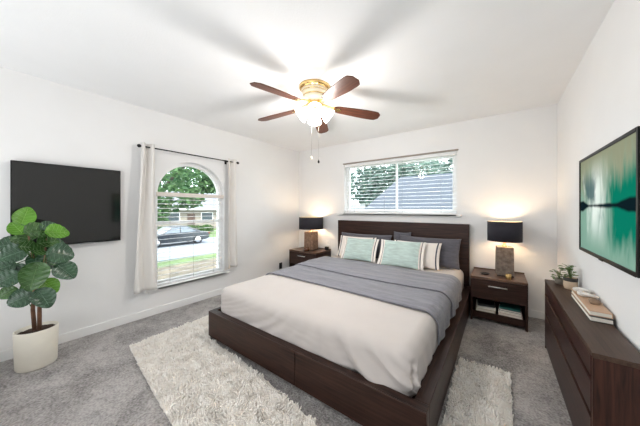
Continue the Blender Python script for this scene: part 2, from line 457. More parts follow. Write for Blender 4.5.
def bm_obj(bm, name, mats, parent=None):
    me = bpy.data.meshes.new(name); bm.to_mesh(me); bm.free()
    for m in (mats if isinstance(mats, (list, tuple)) else [mats]): me.materials.append(m)
    o = bpy.data.objects.new(name, me); C.objects.link(o)
    if parent: o.parent = parent
    return o
MX0, MX1, MY0, MY1, MZ0, MZ1 = bx0 + .052, bx1 - .078, by0 + .064, HY - .005, .19, .495
def mdisp(q, n):
    d = .004 * noise.noise(q * 2.5)
    if n.y < -.2:                                  # front side: folds pulled towards the right hand corner
        k = (q.z - MZ0) / (MZ1 - MZ0)
        s_ = 1 - (q.x - MX0) / (MX1 - MX0)
        f = (MZ1 - q.z) * 3.2 + s_ * (1.4 + 3.0 * k)
        amp = (.020 * (1 - s_) ** 1.3 + .006) * min(1, (1 - k) * 2.0)
        d += amp * noise.noise(V((f * 5.5, s_ * 2.2 + 7, 1))) * 1.6 + .004 * noise.noise(V((q.x * 10, 0, q.z * 30))) * (1 - k)
    ang = math.atan2(n.x, -n.y)
    if 0 < ang < PI / 2 and abs(n.z) < .8: d -= .028 * math.exp(-((ang - 1.05) / .16) ** 2) * min(1, max(0, (MZ1 - .05 - q.z) * 12))
    if n.x > .3 and n.y > -.2:
        k = (q.z - MZ0) / (MZ1 - MZ0)
        if q.y < 1.75: d += .006 * (1 - k) * math.sin(q.y * 42 + 8 * k)
    return d
mo = bm_obj(rounded_box((MX0 + MX1) / 2, (MY0 + MY1) / 2, (MZ0 + MZ1) / 2, MX1 - MX0, MY1 - MY0, MZ1 - MZ0, .085, 170, mdisp), 'mattress', sheet)
tag(mo, 'thick mattress under a white fitted sheet on the walnut bed', 'mattress')

# grey blanket across the bed, turned back once
def cloth_mat(name, col, scale=260):
    m, nt, b = newmat(name); tc = nt.nodes.new('ShaderNodeTexCoord')
    mp = node(nt, 'ShaderNodeMapping', Vector=tc.outputs['Object']); mp.inputs['Scale'].default_value = (1, 5, 5)
    nz = node(nt, 'ShaderNodeTexNoise', Vector=mp.outputs[0], Scale=9.0, Detail=6.0)
    r = node(nt, 'ShaderNodeValToRGB', Fac=nz.outputs['Fac']); r.color_ramp.elements[0].position = .3; r.color_ramp.elements[1].position = .7
    r.color_ramp.elements[0].color = c4([x * .82 for x in col]); r.color_ramp.elements[1].color = c4([x * 1.18 for x in col])
    nt.links.new(r.outputs[0], b.inputs['Base Color']); b.inputs['Roughness'].default_value = .95; b.inputs['Sheen Weight'].default_value = .3
    n2 = node(nt, 'ShaderNodeTexNoise', Vector=tc.outputs['Object'], Scale=scale, Detail=2.0)
    bp = node(nt, 'ShaderNodeBump', Height=n2.outputs['Fac'], Strength=.35, Distance=.004); nt.links.new(bp.outputs[0], b.inputs['Normal'])
    return m
blanket_m = cloth_mat('grey_blanket', srgb(122, 120, 128))
def drape(y_front, y_back, off, zdrop):
    """profile across the bed: down the left side, over the top, down the right side"""
    R = .085 + off
    xl, xr, zt = MX0 - off, MX1 + off, MZ1 + off
    segs = [(xl, zdrop), (xl, zt - R)]
    prof = [(xl, zdrop + (zt - R - zdrop) * i / 6) for i in range(6)]
    prof += [(xl + R - R * math.cos(PI / 2 * i / 8), zt - R + R * math.sin(PI / 2 * i / 8)) for i in range(9)]
    prof += [(xl + R + (xr - xl - 2 * R) * i / 60, zt) for i in range(1, 60)]
    prof += [(xr - R + R * math.sin(PI / 2 * i / 8), zt - R + R * math.cos(PI / 2 * i / 8)) for i in range(9)]
    prof += [(xr, zt - R - (zt - R - zdrop) * i / 6) for i in range(1, 7)]
    n = len(prof) - 1
    def fn(u, v):
        i = u * n; a = min(int(i), n - 1); t = i - a
        x = prof[a][0] * (1 - t) + prof[a + 1][0] * t; z = prof[a][1] * (1 - t) + prof[a + 1][1] * t
        yf, yb = y_front(u), y_back(u)
        y = yf + (yb - yf) * v
        edge = min(1, min(v, 1 - v) * 12)
        q = V((x, y, z))
        wr = .006 * noise.noise(V((x * 1.5, y * 9, z))) + .004 * noise.noise(V((x * 5, y * 16, 3)))
        up = max(0, min(1, (z - .3) / .2))
        z2 = z + (wr + .006) * up
        x2 = x + (.006 if x > -1.3 else -.006) * (1 - up) + (0.008 * math.sin(y * 30) * (1 - up) if z < zt - R else 0)
        return (x2, y, z2 - (1 - edge) * .003 * up)
    return MB().grid(fn, n, 70)
bl = drape(lambda u: 1.80 + .03 * math.sin(u * 5) + .02 * u, lambda u: 2.90 + .02 * math.sin(u * 7), .010, .29).build('blanket', blanket_m, None, solid=.010, merge=False)
tag(bl, 'grey woven blanket laid across the middle of the bed', 'blanket')
drape(lambda u: 2.26 + .035 * math.sin(u * 6 + 1), lambda u: 2.88 + .02 * math.sin(u * 7), .026, .305).build('turned_back_fold', blanket_m, bl, solid=.010, merge=False)

# pillows
mint = cloth_mat('mint_fabric', srgb(186, 204, 198), 180)
white_f = mat('white_cotton', srgb(236, 228, 220), rough=.95, var=.02, vscale=20)
navy = mat('navy_stripe', srgb(70, 74, 88), rough=.95)
char = cloth_mat('charcoal_fabric', srgb(90, 88, 95), 200)
def pillow(label, w_, h_, t_, loc, rz, tilt, style, group, roll=0):
    """stands on its lower edge; local x across, z up"""
    flange = .86 if style == 'mint' else 1.0
    def prof(a):
        a = abs(a)
        return (max(0, 1 - (a / flange) ** 2.6) ** .5 if a < flange else 0) * .95 + .05
    def mk(sgn):
        def fn(u, v):
            a, b = 2 * u - 1, 2 * v - 1
            a = math.copysign(1 - (1 - abs(a)) ** 1.4, a); b = math.copysign(1 - (1 - abs(b)) ** 1.4, b)
            x = w_ / 2 * a * (1 - .05 * (1 - b * b)); z = h_ / 2 * b * (1 - .07 * (1 - a * a)) + h_ / 2
            th = t_ / 2 * prof(a) * (max(0, 1 - abs(b) ** 2.6) ** .5 * .97 + .03)
            if abs(a) > .999 or abs(b) > .999: th = 0
            n_ = noise.noise(V((x * 6 + loc[0] * 9, z * 6, sgn + loc[1]))) * .012 * (1 - max(abs(a), abs(b)) ** 4)
            return (x, sgn * (th + n_ * .6), z)
        return fn
    def mi(u, v):
        a = 2 * u - 1; a = abs(math.copysign(1 - (1 - abs(a)) ** 1.4, a)); b = 2 * v - 1; b = abs(math.copysign(1 - (1 - abs(b)) ** 1.4, b))
        if style == 'mint': return 0 if a < .80 else (1 if a < .845 else (2 if a < .885 else 1))
        if style == 'white': return 1 if a < .86 else (2 if a < .90 else 1)
        return 3
    mb = MB(); mb.grid(mk(-1), 56, 30, mi); mb.grid(mk(1), 56, 30, mi)
    o = mb.build('pillow', [mint, white_f, navy, char], None)
    o.location = loc; o.rotation_euler = (-tilt, roll, rz)
    return tag(o, label, 'pillow', group)
g1, g2, g3 = 'mint accent pillows', 'white sleeping pillows', 'charcoal back pillows'
ZP = MZ1 + .012
pillow('mint green pillow with white striped border, leaning at the left', .56, .345, .10, (-1.68, 2.99, ZP), .06, math.radians(27), 'mint', g1)
pillow('mint green pillow with white striped border, leaning at the centre right', .60, .36, .10, (-1.045, 2.94, ZP), .03, math.radians(27), 'mint', g1)
pillow('white pillow with a navy edge stripe behind the left mint pillow', .62, .34, .10, (-1.80, 3.12, ZP), .04, math.radians(22), 'white', g2)
pillow('white pillow with a navy edge stripe showing right of the right mint pillow', .62, .34, .10, (-.90, 3.08, ZP), -.02, math.radians(24), 'white', g2)
pillow('charcoal pillow at the left end of the headboard', .88, .37, .11, (-1.735, 3.255, ZP), .02, math.radians(17), 'dark', g3)
pillow('charcoal pillow at the right end of the headboard', .80, .385, .12, (-.79, 3.245, ZP), -.03, math.radians(19), 'dark', g3)
pillow('small charcoal cushion half hidden upright at the middle of the headboard', .26, .41, .07, (-1.165, 3.395, ZP), .0, math.radians(5), 'dark', g3)

# ------------------------------------------------------------------ nightstands
top_wal = wood('walnut_top', srgb(74, 54, 45), srgb(112, 86, 72), 'x', .33)
chrome = mat('brushed_steel', (.75, .74, .72), rough=.3, metal=1)
def nightstand(label, x0, x1, y0, y1, H):
    t = thing('nightstand', label, 'nightstand', ((x0 + x1) / 2, y0, 0), 0, 'bedside nightstands')
    W = (x1 - x0) / 2; D = y1 - y0
    box('top', (-W, W, 0, D, H - .025, H), top_wal, t)
    box('back_lip', (-W, W, D - .012, D, H, H + .012), top_wal, t, .002)
    for s in (-1, 1):
        a, b = sorted((s * W, s * (W - .022))); box('side_panel', (a, b, .004, D, 0, H - .025), wal_z, t)
    box('back_panel', (-W + .022, W - .022, D - .014, D, .04, H - .025), wal_x, t, 0)
    box('shelf', (-W + .022, W - .022, .012, D - .014, .085, .11), wal_x, t)
    box('drawer_case', (-W + .022, W - .022, .022, D - .014, .262, H - .025), dark, t, 0)
    box('plinth', (-W + .022, W - .022, .02, .04, .03, .085), wal_x, t)
    dr = box('drawer', (-W + .006, W - .006, -.002, .02, .258, H - .029), wal_x, t)
    MB().tube([(-.085, -.022, H - .085), (.085, -.022, H - .085)], .006, 10).tube([(-.07, -.022, H - .085), (-.07, 0, H - .085)], .004, 8).tube([(.07, -.022, H - .085), (.07, 0, H - .085)], .004, 8).build('handle', chrome, dr)
    return t
HR = .495; HL = .505
nightstand('walnut nightstand right of the bed with books on its open shelf', -.268, .242, 3.09, 3.53, HR)
nightstand('walnut nightstand in the corner left of the bed', -3.17, -2.53, 3.105, 3.535, HL)

# table lamps
shade_out = mat('black_shade', srgb(38, 36, 44), rough=.85, var=.1, vscale=60)
shade_in = mat('shade_lining', srgb(240, 222, 190), rough=.7)
copper = mat('copper', (.72, .40, .25), rough=.3, metal=1)
bulb_m = mat('lit_bulb', (1, .9, .75), emit=(1, .80, .55), estr=30)
def ribbed(name, c_d, c_l):
    m, nt, b = newmat(name); tc = nt.nodes.new('ShaderNodeTexCoord')
    nz = node(nt, 'ShaderNodeTexNoise', Vector=tc.outputs['Object'], Scale=30.0, Detail=4.0)
    r = node(nt, 'ShaderNodeValToRGB', Fac=nz.outputs['Fac']); r.color_ramp.elements[0].position = .3; r.color_ramp.elements[1].position = .7
    r.color_ramp.elements[0].color = c4(c_d); r.color_ramp.elements[1].color = c4(c_l)
    nt.links.new(r.outputs[0], b.inputs['Base Color']); b.inputs['Roughness'].default_value = .6; return m
rib_m = ribbed('ribbed_ceramic', srgb(96, 84, 74), srgb(142, 128, 116))
rib_b = ribbed('ribbed_bronze', srgb(104, 80, 64), srgb(150, 120, 98))
def table_lamp(label, x, y, z, bw, bh, sr, s0, s1, bm_, rz):
    t = thing('table_lamp', label, 'lamp', (x, y, z), rz, 'bedside lamps')
    # ribbed square block: outline with shallow flutes
    outl = []
    n = 12
    for k in range(4):
        for i in range(n * 4):
            u = -1 + 2 * i / (n * 4); dep = bw / 2 - .004 * (1 - abs(math.sin(PI * n * (u + 1) / 2)) ** .6)
            p = V((u * bw / 2, -dep, 0)); p.rotate(Matrix.Rotation(k * PI / 2, 3, 'Z')); outl.append((p.x, p.y))
    mb = MB(); N = len(outl)
    vs = []
    for zz, sc in ((.012, 1.0), (bh * .5, .98), (bh, .95)): vs += [(px * sc, py * sc, zz) for px, py in outl]
    fs = [(r_ * N + i, r_ * N + (i + 1) % N, (r_ + 1) * N + (i + 1) % N, (r_ + 1) * N + i) for r_ in range(2) for i in range(N)]
    fs += [tuple(range(N))[::-1], tuple(range(2 * N, 3 * N))]
    mb.add(vs, fs); mb.build('base', bm_, t, merge=False)
    MB().box(-bw * .48, bw * .48, -bw * .48, bw * .48, 0, .012).build('foot', dark, t, .002)
    MB().lathe([(0, bh), (.03, bh), (.032, bh + .008), (.018, bh + .016), (.012, bh + .03), (.012, s0 - z + .05), (0, s0 - z + .05)], seg=20).build('neck', copper, t)
    a, b = s0 - z, s1 - z
    sh = MB().lathe([(sr - .004, a), (sr, a), (sr, b), (sr - .004, b)], seg=56)
    sh.lathe([(sr - .004, b), (sr - .004, a)], seg=56, mi=1)
    sh.build('shade', [shade_out, shade_in], t)
    MB().lathe([(.02, a + .05), (.018, a + .06), (.03, a + .09), (.032, a + .11), (.02, a + .135), (0, a + .14)], seg=20).build('bulb', bulb_m, t)
    sp = MB()
    for k in range(3):
        q = 2 * PI * k / 3; sp.tube([(.014 * math.cos(q), .014 * math.sin(q), b - .03), ((sr - .004) * math.cos(q), (sr - .004) * math.sin(q), b - .02)], .002, 6)
    sp.tube([(0, 0, a + .05), (.036, 0, a + .06), (.036, 0, b - .04), (.014, 0, b - .03)], .0018, 6)
    sp.build('shade_spider', copper, t)
    return t
table_lamp('lamp with black drum shade and ribbed grey base, right nightstand', .05, 3.335, HR, .162, .325, .165, .885, 1.107, rib_m, .1)
table_lamp('lamp with black drum shade and bronze base, left nightstand', -2.83, 3.33, HL, .19, .33, .22, .885, 1.10, rib_b, .15)
for x, y, z in ((.05, 3.335, 1.0), (-2.83, 3.33, 1.0)):
    l = bpy.data.lights.new('bedside_bulb', 'POINT'); l.energy = 2.0; l.color = (1, .80, .58); l.shadow_soft_size = .035
    o = bpy.data.objects.new('bedside_bulb', l); C.objects.link(o); o.location = (x + .05, y - .03, z + .02)

gold_glass = mat('gold_glass', srgb(205, 170, 110), rough=.2, metal=.5)
wax = mat('wax', srgb(240, 225, 195), rough=.5)
def candle(label, x, y, z, r, h, m1):
    t = thing('candle', label, 'candle', (x, y, z))
    MB().lathe([(0, 0), (r, 0), (r, h), (r - .003, h), (r - .003, h * .75), (0, h * .75)], seg=24).build('jar', m1, t)
    MB().lathe([(0, h * .76), (r - .004, h * .76), (r - .004, h * .82), (0, h * .82)], seg=20).tube([(0, 0, h * .8), (0, .001, h * .98)], .0015, 6).build('wax_fill', wax, t)
candle('small gold glass candle beside the right lamp', .085, 3.17, HR, .026, .05, gold_glass)
dk_glass = mat('amber_glass', srgb(96, 60, 40), rough=.2)
candle('dark amber candle bowl in front of the bronze lamp', -2.80, 3.165, HL, .045, .06, dk_glass)
dish_m = mat('dark_bronze', srgb(46, 38, 34), rough=.35, metal=.4)
tag(MB().lathe([(0, 0), (.035, 0), (.048, .012), (.046, .014), (.034, .004), (0, .004)], c=(-.135, 3.26, HR), seg=28).build('dish', dish_m), 'small dark round dish on the left of the right nightstand', 'dish')
ck = thing('alarm_clock', 'small black alarm clock at the back of the left nightstand', 'clock', (-2.57, 3.46, HL))
MB().box(-.035, .035, -.02, .02, 0, .06).build('body', black, ck, .006)
MB().box(-.028, .028, -.022, -.0195, .012, .05).build('display', mat('dark_display', (.02, .02, .025), rough=.15), ck)

# books
paper = mat('book_paper', srgb(232, 226, 214), rough=.9, var=.08, vscale=120, stretch=(1, 1, 12))
def book(label, cx, cy, z, wx, dy, h, cover, rz, group, spine=-1):
    """lies flat; the spine is on the side spine*x or, with spine 0, towards -y"""
    t = thing('book', label, 'book', (cx, cy, z), rz, group)
    W, D = wx / 2, dy / 2; c_ = .003
    mb = MB().box(-W, W, -D, D, 0, c_).box(-W, W, -D, D, h - c_, h)
    if spine == 0: mb.box(-W, W, -D, -D + c_, c_, h - c_)
    elif spine < 0: mb.box(-W, -W + c_, -D, D, c_, h - c_)
    else: mb.box(W - c_, W, -D, D, c_, h - c_)
    mb.build('cover', cover, t, .0012)
    MB().box(-W + c_ + .001, W - c_ - .001, -D + c_ + .001, D - c_ - .001, c_, h - c_).build('pages', paper, t)
    return t
cov = {k: mat('cover_' + k, srgb(*v), rough=.5) for k, v in dict(black=(34, 34, 36), white=(226, 222, 214), teal=(36, 98, 92), cream=(214, 196, 170), grey=(120, 118, 120), tan=(196, 160, 130), pink=(205, 180, 168)).items()}
gb1, gb2 = 'books on the nightstand shelf', 'large books on the dresser'
z = .1105
for lab, h, c_, dx, sp, sz in (('cream book at the bottom of the left nightstand stack', .026, 'cream', 0, 1, 1), ('white book in the middle of the left nightstand stack', .028, 'white', .003, 1, .98), ('black book on top of the left nightstand stack', .022, 'black', .006, 0, .88)):
    book(lab, -.13 + dx, 3.215, z, .185 * sz, .22 * sz, h, cov[c_], .05 + dx * 6, gb1, sp); z += h + .0005
z = .1105
for lab, h, c_, dx, sp, sz in (('pinkish cream book at the bottom of the right nightstand stack', .024, 'pink', 0, 1, 1), ('wide white book second in the right nightstand stack', .024, 'white', -.004, 1, .97), ('pale grey book third in the right nightstand stack', .018, 'grey', .002, 1, .90), ('teal book on top of the right nightstand stack', .016, 'teal', -.004, 0, .86)):
    book(lab, .1 + dx, 3.215, z, .205 * sz, .22 * sz, h, cov[c_], -.04 + dx * 5, gb1, sp); z += h + .0005

# outlets
outl_b = mat('black_plastic', (.012, .012, .012), rough=.4)
t = thing('wall_outlet', 'black outlet plate low on the left wall beside the corner nightstand', 'outlet', (XL, 3.06, .19))
MB().box(0, .006, -.035, .035, -.058, .058).build('plate', outl_b, t, .002)
for zz in (-.024, .024): MB().box(.006, .008, -.016, .016, zz - .014, zz + .014).build('socket', outl_b, t, .002)
t = thing('wall_outlet', 'white outlet plate behind the left nightstand', 'outlet', (-2.62, YB, .60))
MB().box(-.035, .035, -.006, 0, -.058, .058).build('plate', trim_m, t, .002)
for zz in (-.024, .024): MB().box(-.016, .016, -.008, -.006, zz - .014, zz + .014).build('socket', vinyl, t, .002)

# ------------------------------------------------------------------ dresser
dt = wood('dresser_top', srgb(62, 46, 37), srgb(84, 64, 52), 'y', .4)  # lighter than the front: glossy reflection put into the top's colour
df = wood('dresser_front', srgb(38, 22, 19), srgb(70, 43, 37), 'y', .35)
de = wood('dresser_end', srgb(38, 23, 19), srgb(80, 48, 37), 'z', .4)
DX0, DX1, DY0, DY1, DH = .338, .5115, 1.51, 2.85, .615
dr = thing('dresser', 'low dark walnut dresser with three long drawers along the right wall', 'dresser', (DX1, (DY0 + DY1) / 2, 0))
Wd = DX0 - DX1; L = (DY1 - DY0) / 2
box('top', (Wd, 0, -L, L, DH - .022, DH), dt, dr, .002)
for s in (-1, 1):
    a, b = sorted((s * L, s * (L - .022))); box('end_panel', (Wd + .002, 0, a, b, 0, DH - .022), de, dr, .002)
box('carcass', (Wd + .03, -.004, -L + .022, L - .022, .02, DH - .022), dark, dr, 0)
box('plinth', (Wd + .03, Wd + .04, -L + .022, L - .022, 0, .03), dark, dr, 0)
for z0, z1 in ((.035, .308), (.332, .474), (.498, .592)):
    box('drawer', (Wd + .000, Wd + .022, -L + .024, L - .024, z0, z1), df, dr, .003)
XRB = .4715
book('large white book with black cover at the bottom on the dresser', XRB, 2.165, DH + .0005, .094, .47, .028, cov['black'], -.012, gb2, 1)
book('large book with tan cover lying on top of the black covered one', XRB, 2.17, DH + .029, .092, .45, .026, cov['tan'], -.012, gb2, 1)
# marble link chain and stone on top of the books
marble = mat('white_marble', srgb(222, 218, 212), rough=.35, var=.12, vscale=18)
stone_m = mat('brown_stone', srgb(128, 106, 86), rough=.6, var=.35, vscale=30)
zt = DH + .0552
kn = thing('marble_chain', 'white marble chain links draped over the far end of the dresser books', 'ornament', (.474, 2.28, zt))
for i, (x, y, zz, a, tl) in enumerate(((-.008, .075, .010, .3, 0), (.004, .028, .020, 1.2, .4), (-.006, -.02, .012, -.5, .15), (.008, -.065, .018, .9, .3))):
    pts = []
    for k in range(21):
        q = 2 * PI * k / 20; p = V((.036 * math.cos(q), .024 * math.sin(q), 0)); p.rotate(Matrix.Rotation(tl, 3, 'X')); p.rotate(Matrix.Rotation(a + PI / 2, 3, 'Z'))
        pts.append((p.x + x, p.y + y, p.z + zz))
    MB().tube(pts, .0095, 10, cap=False).build('link', marble, kn)
sm = rounded_box(.478, 2.10, zt + .015, .044, .056, .030, .014, 8, lambda q, n: .006 * noise.noise(q * 40))
tag(bm_obj(sm, 'stone', stone_m), 'rough brown stone lying on the tan book', 'stone')

# potted plants on the dresser
leaf_g = mat('small_leaf', srgb(88, 112, 58), rough=.5, var=.3, vscale=25)
soil = mat('soil', srgb(58, 40, 30), rough=1, var=.3, vscale=60, bump=.5, bscale=80)
def leaf_into(mb, base_, tip_dir, nrm, ln, wd, cup=.15, curl=.2, nu=8, nv=6, mi=0, notch=0.0):
    T = tip_dir.normalized(); N_ = (nrm - T * nrm.dot(T)).normalized(); R_ = T.cross(N_)
    def fn(u, v):
        s = v * 2 - 1
        wv = math.sin(PI * min(1, u ** .8 * .98 + .01)) ** .62
        rip = .018 * math.sin(u * 34 + abs(s) * 6) * abs(s) if notch else 0
        p = base_ + T * (ln * u) + R_ * (wd * wv * s) + N_ * (cup * wd * wv * s * s * 1.6 - curl * ln * u * u + rip * wd * 2.2)
        return tuple(p)
    mb.grid(fn, nu, nv, mi)
def small_plant(label, x, y, z, pr, ph, pm, band, n, ln, spread, droop, seed):
    rnd = random.Random(seed)
    t = thing('potted_plant', label, 'plant', (x, y, z), 0, 'small potted plants on the dresser')
    pot = MB().lathe([(0, 0), (pr * .86, 0), (pr, ph * .2), (pr, ph), (pr - .005, ph), (pr - .005, ph * .86), (0, ph * .86)], seg=28).build('pot', pm, t)
    if band: MB().lathe([(pr + .0004, ph * .72), (pr + .0012, ph * .76), (pr + .0012, ph), (pr - .004, ph + .001)], seg=28).build('rim_band', band, pot)
    MB().lathe([(0, ph * .9), (pr - .006, ph * .88)], seg=20).build('soil', soil, t)
    fo = MB(); stm = MB()
    for i in range(n):
        a = rnd.uniform(0, 2 * PI); r = spread * rnd.uniform(.3, 1)
        hgt = ph + rnd.uniform(.01, .10) - droop * r
        p = V((r * math.cos(a), r * math.sin(a), hgt))
        if p.x + x > XR - .03: p.x = XR - .03 - x
        d = V((math.cos(a + rnd.uniform(-.6, .6)), math.sin(a + rnd.uniform(-.6, .6)), rnd.uniform(-.1, .6)))
        if p.x + d.x * ln + x > XR - .02: d.x = -abs(d.x)
        leaf_into(fo, p, d, V((rnd.uniform(-.3, .3), rnd.uniform(-.3, .3), 1)), ln * rnd.uniform(.7, 1.1), ln * .36, nu=6, nv=4)
        stm.tube([(0, 0, ph * .85), tuple(V((p.x * .5, p.y * .5, max(ph, p.z) + .004))), tuple(p)], .0012, 5)
    fo.build('foliage', leaf_g, t, merge=False); stm.build('stems', leaf_g, t, merge=False)
pot1 = mat('tan_pot', srgb(196, 172, 146), rough=.6, var=.08, vscale=30)
pot2 = mat('dark_pot_band', srgb(52, 50, 46), rough=.6)
pot3 = mat('grey_pot', srgb(120, 112, 100), rough=.7)
small_plant('small green plant in a tan pot with dark rim on the dresser', .466, 2.62, DH + .0005, .042, .088, pot1, pot2, 26, .04, .045, .2, 3)
small_plant('smaller leafy plant in a low grey pot at the far end of the dresser', .42, 2.745, DH + .0005, .03, .045, pot3, None, 30, .036, .042, .7, 5)

# ------------------------------------------------------------------ televisions
bezel = mat('tv_bezel', (.008, .008, .008), rough=.35, spec=.1)
screen_off = mat('tv_screen_off', (.012, .012, .011), rough=.06, spec=.5)
tv = thing('television', 'black wall mounted television, switched off, behind the tall plant', 'television', (XL, .425, 1.285))
MB().box(.001, .03, -.2, .2, -.16, .16).build('wall_mount', bezel, tv)
MB().box(.03, .062, -.345, .345, -.367, .367).build('body', bezel, tv, .004)
MB().box(.0621, .0628, -.339, .339, -.352, .361).build('screen', screen_off, tv)
MB().box(.045, .066, .05, .14, -.374, -.362).build('sensor_bar', mat('grey_badge', srgb(150, 150, 152), rough=.4), tv, .002)

def art_mat():
    m, nt, b = newmat('abstract_picture'); tc = nt.nodes.new('ShaderNodeTexCoord')
    sp = node(nt, 'ShaderNodeSeparateXYZ', Vector=tc.outputs['Object'])
    def M(op, a, b_=0.0, c_=0.0, clamp=False):
        n = node(nt, 'ShaderNodeMath', _operation=op, i0=a, i1=b_, i2=c_); n.use_clamp = clamp; return n.outputs[0]
    # u: 0 at the far (left in photo) edge .. 1 near edge; v: 0 bottom .. 1 top
    u = M('MULTIPLY_ADD', sp.outputs['Y'], -1 / .84, .5); v = M('MULTIPLY_ADD', sp.outputs['Z'], 1 / .59, .5)
    mp = node(nt, 'ShaderNodeMapping', Vector=tc.outputs['Object']); mp.inputs['Scale'].default_value = (1, 9, 2.2)
    st = node(nt, 'ShaderNodeTexNoise', Vector=mp.outputs[0], Scale=1.6, Detail=7.0, Distortion=.5)
    bl_ = node(nt, 'ShaderNodeTexNoise', Vector=tc.outputs['Object'], Scale=5.0, Detail=6.0)
    def sm(x, a, b_):
        n = node(nt, 'ShaderNodeMapRange', Value=x); n.interpolation_type = 'SMOOTHSTEP'
        n.inputs['From Min'].default_value = a; n.inputs['From Max'].default_value = b_; return n.outputs[0]
    def mix(f, a, b_):
        n = node(nt, 'ShaderNodeMix', _data_type='RGBA', Factor=f)
        for s, x in ((n.inputs[6], a), (n.inputs[7], b_)):
            if isinstance(x, tuple): s.default_value = c4(x)
            else: nt.links.new(x, s)
        return n.outputs[2]
    s_ = M('SUBTRACT', st.outputs['Fac'], .5); n_ = M('SUBTRACT', bl_.outputs['Fac'], .5)
    col = mix(sm(M('ADD', v, M('MULTIPLY', s_, .8)), .3, 1.0), srgb(128, 164, 148), srgb(142, 146, 122))
    # white strokes left of the middle
    f = M('MULTIPLY', sm(M('ADD', M('ABSOLUTE', M('SUBTRACT', u, .40)), M('MULTIPLY', s_, -.7)), .30, .0), sm(M('ABSOLUTE', M('SUBTRACT', v, .52)), .5, .1))
    col = mix(f, col, srgb(222, 232, 226))
    # dark grey teal patches at left
    f = M('MULTIPLY', sm(M('ADD', M('ABSOLUTE', M('SUBTRACT', u, .28)), M('MULTIPLY', n_, -.9)), .16, .0), sm(M('ABSOLUTE', M('SUBTRACT', v, .6)), .32, .05))
    col = mix(M('MULTIPLY', f, .85), col, srgb(64, 94, 98))
    # emerald right side
    f = M('MULTIPLY', sm(M('ADD', u, M('MULTIPLY', s_, .6)), .50, .70), sm(M('ADD', M('ABSOLUTE', M('SUBTRACT', v, .44)), M('MULTIPLY', s_, .5)), .42, .18))
    col = mix(f, col, srgb(10, 118, 96))
    # dark horizon bar, swelling at both ends
    ends = M('ADD', M('MULTIPLY', sm(u, .22, .06), .04), M('MULTIPLY', sm(u, .66, .92), .045))
    wv = M('ADD', M('ADD', ends, .010), M('MULTIPLY', n_, .06))
    dv = M('ABSOLUTE', M('SUBTRACT', v, .485))
    f = sm(M('SUBTRACT', dv, wv), .02, -.01)
    col = mix(f, col, srgb(14, 30, 36))
    nt.links.new(col, b.inputs['Base Color']); nt.links.new(col, b.inputs['Emission Color'])
    b.inputs['Emission Strength'].default_value = .10; b.inputs['Roughness'].default_value = .3; b.inputs['Specular IOR Level'].default_value = 0.0
    return m
t2 = thing('television', 'black framed television on the right wall showing a teal abstract picture', 'television', (XR, 1.945, 1.278))
MB().box(-.02, -.001, -.25, .25, -.16, .16).build('wall_mount', bezel, t2)
q = frame2(-.437, .437, -.312, .312, .018, 0, 1)
fr_ = MB().box(-.055, -.02, -.437, .437, -.312, .312).build('body', bezel, t2, .003)
fm = MB()
for a, b, c_, d in ((-.437, -.419, -.312, .312), (.419, .437, -.312, .312), (-.419, .419, -.312, -.294), (-.419, .419, .296, .312)):
    fm.box(-.061, -.055, a, b, c_, d)
fm.build('bezel', bezel, t2, .002)
MB().box(-.0556, -.0551, -.419, .419, -.294, .296).build('screen', art_mat(), t2)
MB().box(-.062, -.058, -.03, .03, -.318, -.308).build('sensor_bar', bezel, t2)

# ------------------------------------------------------------------ tall plant
pot_m = mat('cream_planter', srgb(232, 226, 212), rough=.55, var=.03, vscale=12)
PX, PY = -3.05, .20
tp = thing('potted_plant', 'tall broad leaved fig plant in a round cream planter by the left wall', 'plant', (PX, PY, 0))
pt = MB().lathe([(0, 0), (.104, 0), (.109, .01), (.117, .29), (.115, .296), (.107, .296), (.105, .255), (0, .255)], seg=56).build('planter', pot_m, tp)
def soil_fn(u, v):
    a = 2 * PI * u; r = .106 * v
    return (r * math.cos(a), r * math.sin(a), .272 + .012 * noise.noise(V((r * math.cos(a) * 25, r * math.sin(a) * 25, 0))) + .01 * (1 - v))
MB().grid(soil_fn, 40, 12).build('soil', soil, tp)
bark = mat('bark', srgb(110, 78, 58), rough=.9, var=.3, vscale=30, bump=.4, bscale=60)
def W(x, y, z): return V((x - PX, y - PY, z))
stems = []
for pts in (((-3.06, .19, .27), (-3.05, .18, .45), (-2.995, .185, .62), (-2.99, .18, .85), (-3.02, .15, 1.1)),
            ((-3.03, .212, .27), (-3.0, .21, .45), (-2.95, .21, .6), (-2.93, .23, .8), (-2.94, .24, 1.02))):
    MB().tube([W(*p) for p in pts], [.013, .012, .010, .008, .004], 10).build('trunk', bark, tp); stems += [V(p) for p in pts]
def leaf_mat(name, base_c, vein):
    m, nt, b = newmat(name); tc = nt.nodes.new('ShaderNodeTexCoord')
    nz = node(nt, 'ShaderNodeTexNoise', Vector=tc.outputs['Object'], Scale=14.0, Detail=4.0)
    r = node(nt, 'ShaderNodeValToRGB', Fac=nz.outputs['Fac']); r.color_ramp.elements[0].position = .3; r.color_ramp.elements[1].position = .75
    r.color_ramp.elements[0].color = c4([x * .75 for x in base_c]); r.color_ramp.elements[1].color = c4([x * 1.3 for x in base_c])
    nt.links.new(r.outputs[0], b.inputs['Base Color']); b.inputs['Roughness'].default_value = .27
    v_, nt2, b2 = newmat(name + '_vein'); b2.inputs['Base Color'].default_value = c4(vein); b2.inputs['Roughness'].default_value = .4
    return m, v_
lm = [leaf_mat('leaf_dark', srgb(52, 82, 58), srgb(104, 132, 108)), leaf_mat('leaf_mid', srgb(62, 98, 48), srgb(108, 140, 84)), leaf_mat('leaf_bright', srgb(92, 146, 40), srgb(134, 178, 74))]
